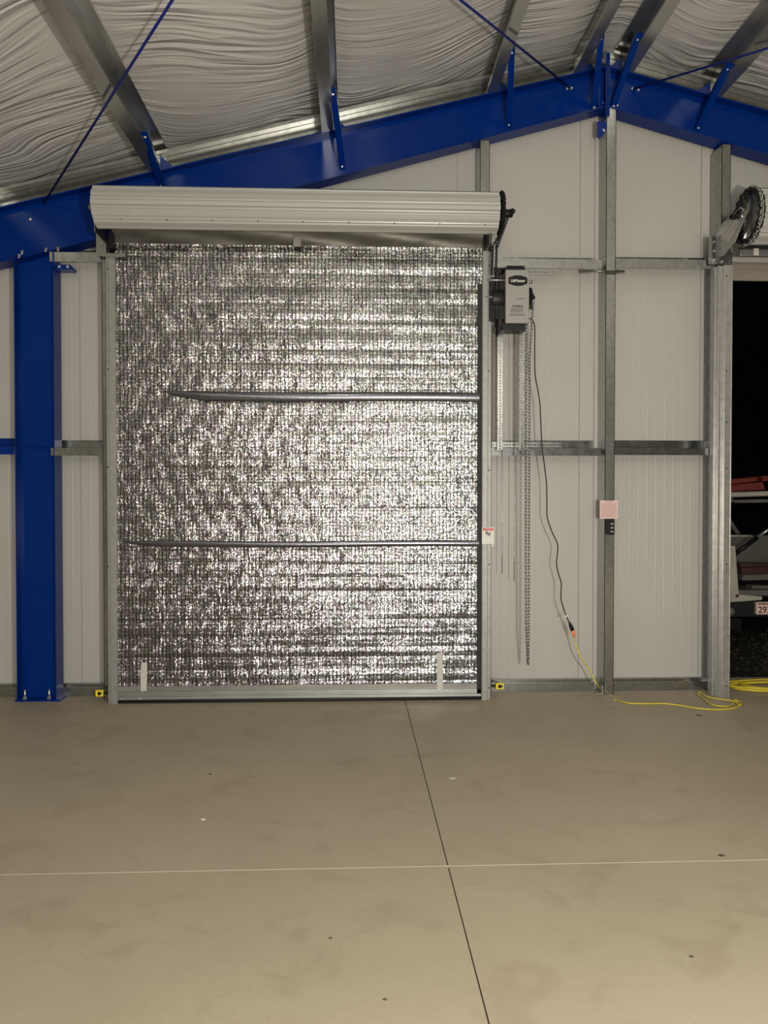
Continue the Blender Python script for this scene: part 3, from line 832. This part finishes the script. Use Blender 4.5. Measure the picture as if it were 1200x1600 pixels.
# ribbed bracket arm
br = MB()
A0, A1, A2, A3 = at(1113, 378, 6.1), at(1113, 412, 6.1), at(1140, 415, 6.1), at(1165, 345, 5.88)
bx = c0.x - .05
pts = [Vector((bx - .07, 6.12, 3.57)), Vector((bx - .07, 6.12, 3.72)), Vector((bx - .055, 6.04, 3.80)), Vector((bx, 5.86, 3.86)), Vector((bx + .02, 5.80, 3.80)), Vector((bx - .0, 5.95, 3.62)), Vector((bx - .03, 6.08, 3.55))]
br.prism(pts, (.006, 0, 0)); 
for k in range(3):
    o_ = Vector((-.004, -.03 * k, -.015 * k)); br.obox((Vector((bx - .035, 6.03, 3.66)) + Vector((bx, 5.88, 3.79))) / 2 + o_, Vector((.035, -.15, .13)), (1, 0, .1), (0, .13, .15), .10, .008, .006)
br.build('coil_bracket', M['zinc'], d2)
q = MB(); a = at(1106, 371, 6.16); b_ = at(1141, 414, 6.16); q.box(a.x, b_.x, 6.150, 6.158, b_.z, a.z); q.box(a.x - .0, a.x + .006, 6.10, 6.158, b_.z, a.z)
q.build('mounting_plate', M['galv'], d2)
for px_, py_ in ((1109, 373), (1109, 392), (1116, 378), (1116, 392), (1116, 406), (1125, 400), (1128, 409)): boltobj('bolt', at(px_, py_, 6.150), d2, r=.008)
for zz_, yy_, dz in ((3.52, YC, .05),):
    q = MB(); q.box(ex + .03, ex + 3.15, YC - .02, YC + .01, 3.545, 3.60); q.build('bottom_bar', M['alu'], d2, bevel=.003)
q = MB(); q.box(ex + .03, ex + 3.15, YC - .006, YC + .004, 3.60, 3.68); q.build('foil_curtain', M['foilsmooth'], d2)
q = MB(); a = at(1178, 388, 6.05); q.box(a.x, a.x + .04, 6.05, 6.06, a.z - .055, a.z); q.build('tape_or_glint_strip', M['tape'], d2)
g2 = MB(); gxa, gxb = X(1118, 6.05), X(1142, 6.05)
w_ = gxb - gxa; zt2 = Z(414, 1130, 6.05)
for a, b2, ya, yb in ((0, .18, 6.10, 6.104), (.14, .20, 6.06, 6.104), (.2, .46, 6.07, 6.074), (.44, .50, 6.045, 6.074), (.5, .93, 6.045, 6.05), (.93, 1, 6.045, 6.13), (0, .03, 6.1, 6.16)):
    g2.box(gxa + w_ * a, gxa + w_ * b2, ya, yb, 0, zt2)
g2o = g2.build('guide_rail', M['galv_light'], d2, bevel=.0015)
for y_ in (431, 580, 660, 732, 882, 1072): boltobj('bolt', at(1135, y_, 6.045), g2o, r=.006, L_=.006, m=M['black'])
g3 = MB(); g3.box(D2[1] - .03, D2[1] + .06, 6.045, 6.05, 0, zt2); g3.box(D2[1] - .03, D2[1] - .025, 6.045, 6.13, 0, zt2); g3.build('guide_rail', M['galv_light'], d2)
# outer header trim
q = MB(); zt3 = Z(421, 1170, 6.47); zb3 = Z(439, 1170, 6.47); q.box(D2[0] - .05, D2[1] + .05, 6.46, 6.475, zb3, zt3); q.box(D2[0] - .05, D2[1] + .05, 6.455, 6.46, zb3 + .01, ZH + .05)
struct(q.build('trim_4', M['header']))
for k, xx in enumerate((D2[0] - .012, D2[1])):
    q = MB(); q.box(xx, xx + .012, 6.14, 6.47, 0, ZH); struct(q.build('trim_%d' % (5 + k), M['galv_dark']))

# ------------------------------------------------------------------ opener
YO = 5.93
o0 = at(790, 421, YO); o1 = at(827, 505, YO)
op = thing('door_opener', 'grey box door opener with black hexagonal logo beside the closed door', 'opener', ((o0.x + o1.x) / 2, YO, o1.z))
q = MB(); q.box(o0.x, o1.x, YO, YO + .13, o1.z, o0.z); cov = q.build('cover', M['opener'], op, bevel=.006)
q = MB(); q.box(o0.x - .012, o1.x - .03, YO + .02, YO + .16, o0.z + .004, o0.z + .022); q.box(o0.x + .01, o1.x - .04, YO + .0, YO + .03, o0.z + .022, o0.z + .03)
q.build('top_plate', M['blackmetal'], op); q = MB(); q.box(o0.x - .02, o1.x - .025, YO + .02, YO + .16, o1.z - .05, o1.z - .004); q.build('bottom_plate', M['blackmetal'], op)
q = MB(); q.cyl((o0.x - .10, YO + .1, (o0.z + o1.z) / 2 + .0), (o0.x - .0, YO + .1, (o0.z + o1.z) / 2), .085, 24); q.box(o0.x - .105, o0.x, YO + .04, YO + .17, o1.z + .04, o0.z - .05); q.build('gear_housing', M['blackmetal'], op, bevel=.004)
q = MB(); mz = (o0.z + o1.z) / 2
q.cyl((o0.x - .125, YO + .03, o0.z - .075), (o0.x + .0, YO + .03, o0.z - .075), .008, 8); q.build('shaft', M['zinc'], op)
q = MB(); q.cyl((o0.x - .14, YO + .03, mz), (o0.x, YO + .03, mz), .006, 8); q.build('shaft', M['zinc'], op)
q = MB()
for xx in (.045, .075): q.cyl((o0.x - xx, YO + .03, o0.z - .02), (o0.x - xx, YO + .03, o1.z - .03), .004, 8)
q.box(o0.x - .05, o0.x - .03, YO + .02, YO + .14, o1.z - .08, o1.z + .06); q.build('bracket', M['blackmetal'], op)
q = MB(); wz = mz + .01
q.cyl((o1.x + .006, YO + .07, wz), (o1.x + .03, YO + .07, wz), .062, 28); ring = [(o1.x + .018, YO + .07 + .065 * math.cos(i * math.pi / 16), wz + .065 * math.sin(i * math.pi / 16)) for i in range(32)]
q.tube(ring, [.009 + .004 * (i % 2) for i in range(32)], 6, closed=True, smooth=False); q.cyl((o1.x, YO + .07, wz), (o1.x + .06, YO + .07, wz), .012, 10); q.box(o1.x + .03, o1.x + .045, YO + .03, YO + .11, wz - .02, wz + .02)
q.obox((o1.x + .02, YO + .04, wz - .08), (1, 0, 0), (0, 1, .3), (0, 0, 1), .012, .014, .02)
q.build('chain_pulley', M['blackmetal'], op)
q = MB(); q.cyl((o1.x, YO + .03, o0.z - .085), (o1.x + .028, YO + .03, o0.z - .085), .014, 12); q.build('conduit_knob', M['galv'], op)
# logo
lc = Vector(((o0.x + o1.x) / 2 + .003, YO, at(808, 438.5, YO).z)); hw, hh = .074, .042
poly = [(-1, .55), (-.75, .72), (-.3, .97), (.3, .97), (.75, .72), (1, .55), (1, -.55), (.75, -.72), (.3, -.97), (-.3, -.97), (-.75, -.72), (-1, -.55)]
q = MB(); q.prism([(lc.x + a * hw, YO - .0008, lc.z + b2 * hh) for a, b2 in poly], (0, .0008, 0)); lg = q.build('logo_badge', M['black'], cov)
text('logo_text', 'LiftMaster', .030, (lc.x, YO - .0022, lc.z - .002), M['white'], lg, .0006, sx=.92, bold=.0006)
text('warning_text', 'WARNING', .017, (lc.x - .002, YO - .001, at(808, 478.5, YO).z), M['black'], cov, .0005, bold=.0006)
q = MB(); rnd = random.Random(5)
for i, yy in enumerate((481.5, 483.5, 485.5, 487.5, 491, 492.5)):
    z = at(808, yy, YO).z; x = lc.x - .052 + (.0 if i < 4 else -.012); xe = lc.x + (.045 if i < 4 else .055)
    while x < xe:
        l_ = rnd.uniform(.005, .014); q.box(x, min(x + l_, xe), YO - .001, YO, z - .0022, z + .0016); x += l_ + .004
q.build('small_print', M['blackmetal'], cov)
q = MB(); z = at(810, 466.5, YO).z; q.box(lc.x - .01, lc.x + .06, YO - .001, YO, z - .0015, z + .001); q.build('print_line', M['blackmetal'], cov)

# ------------------------------------------------------------------ chain, ropes, cords
YH = 6.0
q = MB()
pts = [at(833, 472, YH), at(827.5, 560, YH), at(827, 700, YH), at(826.5, 860, YH), at(826, 1000, YH), at(825.5, 1043, YH)]
chain(q, pts, .034, .0026, .0085)
chain(q, [at(822, 505, YH - .03), at(821.5, 700, YH - .03), at(821.5, 860, YH - .03), at(822, 980, YH - .03), at(824.8, 1045, YH)], .034, .0026, .0085, 1)
tag(q.build('hand_chain', M['galv_dark']), 'long galvanised hand chain loop hanging from the opener nearly to the floor', 'chain')
YR_ = 6.2
for (x, yb_, lab) in ((785, 897, 'left of two thin pull ropes hanging below the mid girt'), (803.8, 908, 'right of two thin pull ropes hanging below the mid girt')):
    q = MB(); a = at(x, 512, 6.13); b2 = at(x - .5, yb_, 6.13); q.tube(catmull([a, (a + b2) / 2 + Vector((.002, 0, 0)), b2], 6), .0028, 6)
    tag(q.build('pull_rope', M['galv_dark']), lab, 'rope', 'thin pull ropes')
YK = 6.08
path = [(825, 497.5), (829, 498), (833, 502), (835.5, 512), (835.5, 545), (836, 584), (840, 607), (843.5, 630), (844.5, 650), (845.4, 668), (847, 699), (851.5, 733), (854, 758), (854.5, 785), (855, 808), (862, 830), (871, 850), (871, 865), (869.5, 881), (873, 898), (877, 912), (876.5, 935), (882, 955), (886, 965), (889, 972)]
q = MB(); q.tube(catmull([at(x, y, YK if y > 505 else YO + .09 + (YK - YO - .09) * max(0, (y - 497)) / 8) for x, y in path], 5), .0048, 8)
cordt = thing('power_cord', 'black power cord hanging from the opener down to the yellow extension cord', 'cord', at(889, 972, YK))
q.build('cable', M['rubber'], cordt)
q = MB(); q.tube([at(889.5, 972, YK), at(891, 976, YK), at(893, 981, YK), at(894.5, 985, YK)], [.006, .013, .017, .016], 10); q.build('plug', M['black'], cordt)
q = MB(); a = at(884, 962.5, YK); q.obox(a + Vector((0, -.004, 0)), (1, 0, .3), (0, 1, 0), (-.3, 0, 1), .018, .004, .008); q.build('tie_tag', M['tape'], cordt)

ye = thing('extension_cord', 'yellow extension cord plugged to the black cord and trailing over the floor to the doorway', 'cord', at(894.5, 985, YK))
q = MB(); q.tube([at(894.6, 985.2, YK), at(896, 989, YK), at(897.5, 996, YK)], [.015, .014, .007], 10); q.build('socket', M['orange'], ye)
p_air = [at(897, 995, YK), at(900, 1008, YK), at(905, 1021, YK - .02), at(912, 1033, YK - .02), at(920, 1045, YK), at(929, 1062, YK), at(934, 1071, 6.1)]
fl_pts = [(943, 1079), (958, 1089), (970, 1095.5), (985, 1099), (1010, 1099.5), (1039, 1099.5), (1062, 1102), (1085, 1106), (1104, 1108), (1123, 1108.5), (1143, 1107), (1154, 1103), (1156, 1099), (1150, 1096), (1139, 1103), (1128, 1104.5), (1114, 1102.5), (1104, 1097), (1094, 1088), (1090, 1084), (1095, 1083.5), (1103, 1089), (1115, 1092), (1132, 1094.5), (1146, 1097), (1156, 1103), (1158, 1099), (1150, 1095), (1142, 1097)]
fp = [atz(x, y, .006) for x, y in fl_pts]
for i, p in enumerate(fp):
    if p.y > 6.14 and p.x > pj0 - .03: p.y = 6.02
    if i > 14: p.z = .012
q = MB(); q.tube(catmull(p_air + fp, 6), .0052, 8); q.build('cable', M['cordyellow'], ye)

# coil outside, through the doorway
q = MB(); cpts = []
cc = atz(1215, 1077, .0); 
for i in range(95):
    a = i * .33 + .5; R0 = .30 + .09 * math.sin(i * .09) + .015 * math.sin(i * 1.3)
    cpts.append(Vector((cc.x + R0 * 1.1 * math.cos(a), cc.y + .04 + R0 * .45 * math.sin(a), -.002 + .012 + .0003 * i)))
q.tube(cpts, .006, 7); tag(q.build('extension_cord', M['cordyellow']), 'coil of yellow cord lying on the sill of the open doorway', 'cord')

# ------------------------------------------------------------------ signs and controls
# pink note on the centre post
a = at(937.5, 782, YP - .006); b_ = at(965.5, 810.5, YP - .006)
nt_ = thing('warning_note', 'pale pink warning note fixed to the centre post', 'sign', ((a.x + b_.x) / 2, YP - .006, b_.z))
q = MB(); q.box(a.x, b_.x, YP - .008, YP - .006, b_.z, a.z); q.build('sheet', M['pink'], nt_)
text('note_heading', 'WARNING', .014, ((a.x + b_.x) / 2, YP - .0088, a.z - .008), M['redink'], nt_, .0004)
q = MB(); rnd = random.Random(9); hgt = a.z - b_.z
for i in range(11):
    z = a.z - hgt * (.17 + .072 * i); x = a.x + rnd.uniform(.006, .02); xe = b_.x - rnd.uniform(.006, .02)
    while x < xe:
        l_ = rnd.uniform(.004, .014); q.box(x, min(x + l_, xe), YP - .0088, YP - .008, z - .0022, z + .0018); x += l_ + .003
q.build('note_text', M['redink'], nt_)
# control station
a = at(945.5, 811, YP); b_ = at(957.5, 835, YP)
st = thing('control_station', 'small black three-button control box on the centre post under the pink note', 'switch', ((a.x + b_.x) / 2, YP, b_.z))
q = MB(); q.box(a.x, b_.x, YP - .045, YP - .001, b_.z, a.z); q.build('case', M['black'], st, bevel=.003)
for k, lab in enumerate(('OPEN', 'CLOSE', 'STOP')):
    z = a.z - (.30 + .25 * k) * (a.z - b_.z)
    q = MB(); q.box(a.x + .022, b_.x - .008, YP - .05, YP - .045, z - .010, z + .010); bb = q.build('button', M['blackmetal'], st, bevel=.0015)
    q = MB(); q.box(a.x + .028, b_.x - .014, YP - .0508, YP - .05, z - .005, z - .002); q.box(a.x + .030, b_.x - .012, YP - .0508, YP - .05, z + .001, z + .004); q.build('button_mark', M['white'], bb)
# sign on the right guide
a = at(753, 824, YC - .035); b_ = at(772, 850, YC - .035)
sg = thing('safety_sign', 'small white safety sign with red heading on the right guide of the closed door', 'sign', ((a.x + b_.x) / 2, YC - .035, b_.z))
ys = YC - .035
q = MB(); q.box(a.x, b_.x, ys - .002, ys, b_.z, a.z); q.box(b_.x - .022, b_.x - .004, ys - .002, ys, b_.z - .02, b_.z - .004); q.build('plate', M['white'], sg)
q = MB(); q.box(a.x + .006, b_.x - .006, ys - .003, ys - .002, a.z - .026, a.z - .006); q.build('heading', M['red'], sg)
text('heading_text', 'WARNING', .014, ((a.x + b_.x) / 2, ys - .0036, a.z - .016), M['white'], sg, .0004, sx=.9)
cx, cz = (a.x + b_.x) / 2, a.z - .052
q = MB()
q.obox((cx - .012, ys - .0026, cz + .014), (1, 0, 0), (0, 1, 0), (0, 0, 1), .006, .0006, .006)
for (x0, z0, x1, z1) in ((-.01, .01, .006, -.004), (.006, -.004, .018, -.018), (.004, -.004, -.006, -.016), (-.004, .004, .014, .006), (-.022, -.002, -.006, .004), (.012, .012, .02, -.002)):
    q.tube([(cx + x0, ys - .0026, cz + z0), (cx + x1, ys - .0026, cz + z1)], .0028, 6)
q.build('pictogram', M['black'], sg)
q = MB()
for i in range(3): q.box(a.x + .008, b_.x - .012, ys - .0026, ys - .002, b_.z + .012 + i * .009, b_.z + .014 + i * .009)
q.build('small_print', M['galv_dark'], sg)
# photo-eye sensors
for (x0, y0, x1, y1, lab, s) in ((149, 1079, 161, 1088.5, 'yellow safety sensor on bracket at the foot of the left door guide', -1), (775, 1068, 787.5, 1077, 'yellow safety sensor on bracket at the foot of the right door guide', 1)):
    Y0 = 6.06; a = at(x0, y0, Y0); b_ = at(x1, y1, Y0)
    t = thing('safety_sensor', lab, 'sensor', ((a.x + b_.x) / 2, Y0, b_.z), 'yellow safety sensors')
    q = MB(); q.box(a.x, b_.x, Y0, Y0 + .035, b_.z, a.z); hb = q.build('body', M['yellow'], t, bevel=.003)
    q = MB(); q.box(a.x + .016, b_.x - .012, Y0 - .001, Y0, b_.z + .014, a.z - .014); q.box(a.x + .022, b_.x - .026, Y0 - .0015, Y0 - .0005, b_.z + .008, a.z - .008); q.build('label_mark', M['black'], hb)
    gxx = X(166, 6.06) if s < 0 else X(768, 6.06)
    q = MB(); xi = b_.x if s < 0 else a.x
    q.box(min(xi, gxx), max(xi, gxx), Y0 + .005, Y0 + .03, (a.z + b_.z) / 2 - .008, (a.z + b_.z) / 2 + .008)
    q.obox(((xi + gxx) / 2, Y0 + .05, a.z + .01), (1, 0, -.35 * s), (0, 1, 0), (.35 * s, 0, 1), .05, .02, .003); q.build('bracket', M['blackmetal'], t)

# ------------------------------------------------------------------ outside
q = MB(); q.box(-12, 20, 6.47, 26, -.3, -.02); struct(q.build('ground_outside', M['gravel']))
q = MB(); q.box(D2[0] - .1, D2[1] + .1, 6.46, 6.75, -.15, -.004); struct(q.build('trim_7', M['floor']))
rnd = random.Random(21); gv = MB()
for i in range(900):
    x = rnd.uniform(3.2, 6.0); y = rnd.uniform(6.72, 9.2); r = rnd.uniform(.008, .03)
    pts = [(x + r * math.cos(k * 1.257 + i) * rnd.uniform(.7, 1.2), y + r * math.sin(k * 1.257 + i) * rnd.uniform(.7, 1.2), -.022) for k in range(5)]
    gv.add([p for p in pts] + [(x, y, -.02 + r * .7)], [(0, 1, 5), (1, 2, 5), (2, 3, 5), (3, 4, 5), (4, 0, 5)])
g = gv.build('gravel_stones', mat('gravel_stone', (.035, .032, .025, 1), .9, 0, .3, .5, 20)); tag(g, 'dark loose gravel outside the open doorway', 'gravel', kind='stuff')

YT = 8.5
def XT(x): return X(x, YT)
def ZT(y): return 1.6 + (780 - y) / 1200 * (YT + .16)
tr = thing('work_truck', 'pale flatbed work truck parked outside the open doorway in the dark', 'truck', (5.0, YT, 0))
XTL, XTR = 3.95, 5.95
# side rear corner (white) + foot
def tpoly(name, pts, m, y0, th, par=None):
    v = [at(x, y, y0) for x, y in pts]; q = MB(); q.prism([(p.x, y0, p.z) for p in v], (0, th, 0)); return q.build(name, M[m], par or tr, bevel=.004)
tpoly('bed_corner', [(1128, 853), (1149, 853), (1154.5, 929), (1191, 932), (1191, 937.5), (1128, 942)], 'truckwhite', YT, .06)
boltobj('bolt', at(1151.5, 931, YT), tr, r=.02, L_=.015, m=M['wooddark'])
tpoly('bumper', [(1112, 942), (1260, 936), (1262, 963), (1112, 964)], 'truckdark', YT + .03, .18)
tpoly('undertray', [(1135, 966), (1159, 966), (1158, 986), (1135, 984)], 'blackmetal', YT + .06, .1)
for sx in (4.05, 5.65):
    q = MB(); q.cyl((sx, YT + .9, .30), (sx + .24, YT + .9, .30), .32, 28); q.build('wheel', M['rubber'], tr)
q = MB(); p = at(1141, 956, YT); q.cyl((p.x, YT - .01, p.z), (p.x, YT + .03, p.z), .048, 24); q.build('reversing_lamp', M['reflector'], tr)
# chassis and bed floor behind
q = MB(); q.box(XTL, XTR, YT + .08, YT + 3.6, .50, .56); q.build('flatbed', M['truckgrey'], tr)
q = MB()
q.box(XTL + .2, XTR - .2, YT + .3, YT + 4.6, .30, .50); q.build('chassis', M['truckdark'], tr)
tpoly('tool_box', [(1125, 838), (1260, 836), (1260, 881), (1125, 879)], 'truckgrey', YT + .9, .6)
tpoly('tool_box_lid', [(1125, 836), (1175, 836), (1175, 839), (1125, 839)], 'truckwhite', YT + .88, .3)
q = MB(); q.box(XTL + .05, XTR - .05, YT + 3.9, YT + 5.4, .6, 2.0); q.build('cab', M['truckdark'], tr, bevel=.08)
# rack
for (x0, y0, x1, y1, m, r) in ((1130, 773.5, 1290, 768, 'truckwhite', .032), (1147, 783.5, 1290, 781, 'truckgrey', .022), (1128, 798, 1153.5, 834, 'truckgrey', .027), (1183, 839.5, 1225, 811, 'alu', .018)):
    q = MB(); q.tube([at(x0, y0, YT + .3), at(x1, y1, YT + .3)], r, 10); q.build('rack_rail', M[m], tr)
for sx in (XTL + .05, XTR - .05):
    q = MB(); q.box(sx - .03, sx + .03, YT + .28, YT + .34, .7, 1.68); q.build('rack_post', M['truckgrey'], tr)
q = MB(); q.tube([at(1148, 866, YT + .25), at(1183, 840, YT + .25)], .028, 8); q.build('strap_bar', M['blackmetal'], tr)
tpoly('rack_gusset', [(1142, 775), (1148, 783), (1142, 786)], 'truckgrey', YT + .28, .02)
# licence plate
pa, pb = at(1182.5, 941, YT - .02), at(1224, 960, YT - .02)
lp = thing('licence_plate', 'pale licence plate with dark numbers on the truck bumper', 'licence plate', (pa.x, YT - .02, pb.z))
lp.name = 'license_plate'
q = MB(); q.box(pa.x, pb.x, YT - .02, YT + .03, pb.z, pa.z); pf = q.build('plate_face', M['plate'], lp, bevel=.004)
text('plate_number', '2939', .105, (pa.x + .015, YT - .0215, pb.z + .05), M['platetext'], lp, .001, 'LEFT', sx=.95, bold=.001)
q = MB(); x = pa.x + .02
for l_ in (.03, .045, .02, .05, .04): q.box(x, x + l_, YT - .0215, YT - .02, pa.z - .028, pa.z - .012); x += l_ + .008
q.build('plate_small_text', M['platetext'], lp)
# lumber and red boards carried by the truck
lum = [((1152, 884), (1260, 886), .035, 'wooddark', .5, 'upper dark board lying across the truck bed'), ((1154, 893), (1262, 890), .05, 'wooddark', .4, 'thick dark red beam lying across the truck bed'),
       ((1155, 902), (1260, 899), .03, 'truckgrey', .35, 'lower pale plank lying across the truck bed'), ((1170, 920), (1262, 924), .05, 'truckgrey', .3, 'grey plank at the rear edge of the truck bed')]
for (p0, p1, r, m, dy, lab) in lum:
    a, b_ = at(*p0, YT + dy), at(*p1, YT + dy); d = (b_ - a).normalized(); q = MB(); q.obox((a + b_) / 2, d, (0, 1, 0), d.cross(Vector((0, 1, 0))), (b_ - a).length / 2, .07, r)
    tag(q.build('wood_plank', M[m]), lab, 'plank', 'planks on the truck')
for (pts, dy, lab) in ((((1141, 749), (1183, 745.5), (1183, 752), (1141, 756.5)), .28, 'upper red painted board on the truck rack'), (((1141, 757.5), (1192, 753), (1196, 765), (1141, 768)), .27, 'wide lower red painted board on the truck rack'),
                       (((1192, 743.5), (1270, 741), (1270, 750), (1192, 752)), .28, 'red painted board at the right picture edge on the truck rack')):
    v = [at(x, y, YT + dy) for x, y in pts]; q = MB(); q.prism([(p.x, YT + dy, p.z) for p in v], (0, .45, 0))
    tag(q.build('red_board', M['redpaint'], bevel=.004), lab, 'board', 'red boards on the truck rack')

# ------------------------------------------------------------------ scraps on the floor
scr = [((317, 1280), .016, 'paper', 'small pale paper scrap on the floor left of the long joint'), ((708, 1216), .02, 'paper', 'thin pale scrap on the floor just right of the long joint'),
       ((1128, 1337), .018, 'twig', 'dark scrap on the floor just above the cross joint at right'), ((1080, 1495), .008, 'twig', 'tiny dark scrap on the near floor at right'),
       ((516, 1466), .006, 'twig', 'tiny dark scrap on the near floor left of the joint'), ((1092, 1118), .02, 'twig', 'dark scrap on the floor below the yellow cord'),
       ((961, 1093), .016, 'paper', 'pale scrap beside the foot of the centre post'), ((602, 1562), .006, 'twig', 'tiny dark scrap nearest the camera, left of the joint'), ((328, 1210), .008, 'twig', 'tiny dark scrap on the far floor at left')]
for ((x, y), r, m, lab) in scr:
    p = atz(x, y, .001); rnd = random.Random(x); n = 7
    pts = [(p.x + r * math.cos(k * 2 * math.pi / n) * rnd.uniform(.5, 1.4), p.y + r * .6 * math.sin(k * 2 * math.pi / n) * rnd.uniform(.5, 1.3), .0005) for k in range(n)]
    q = MB(); q.prism(pts, (0, 0, .003)); tag(q.build('floor_scrap', M[m]), lab, 'scrap', 'small scraps on the concrete floor')
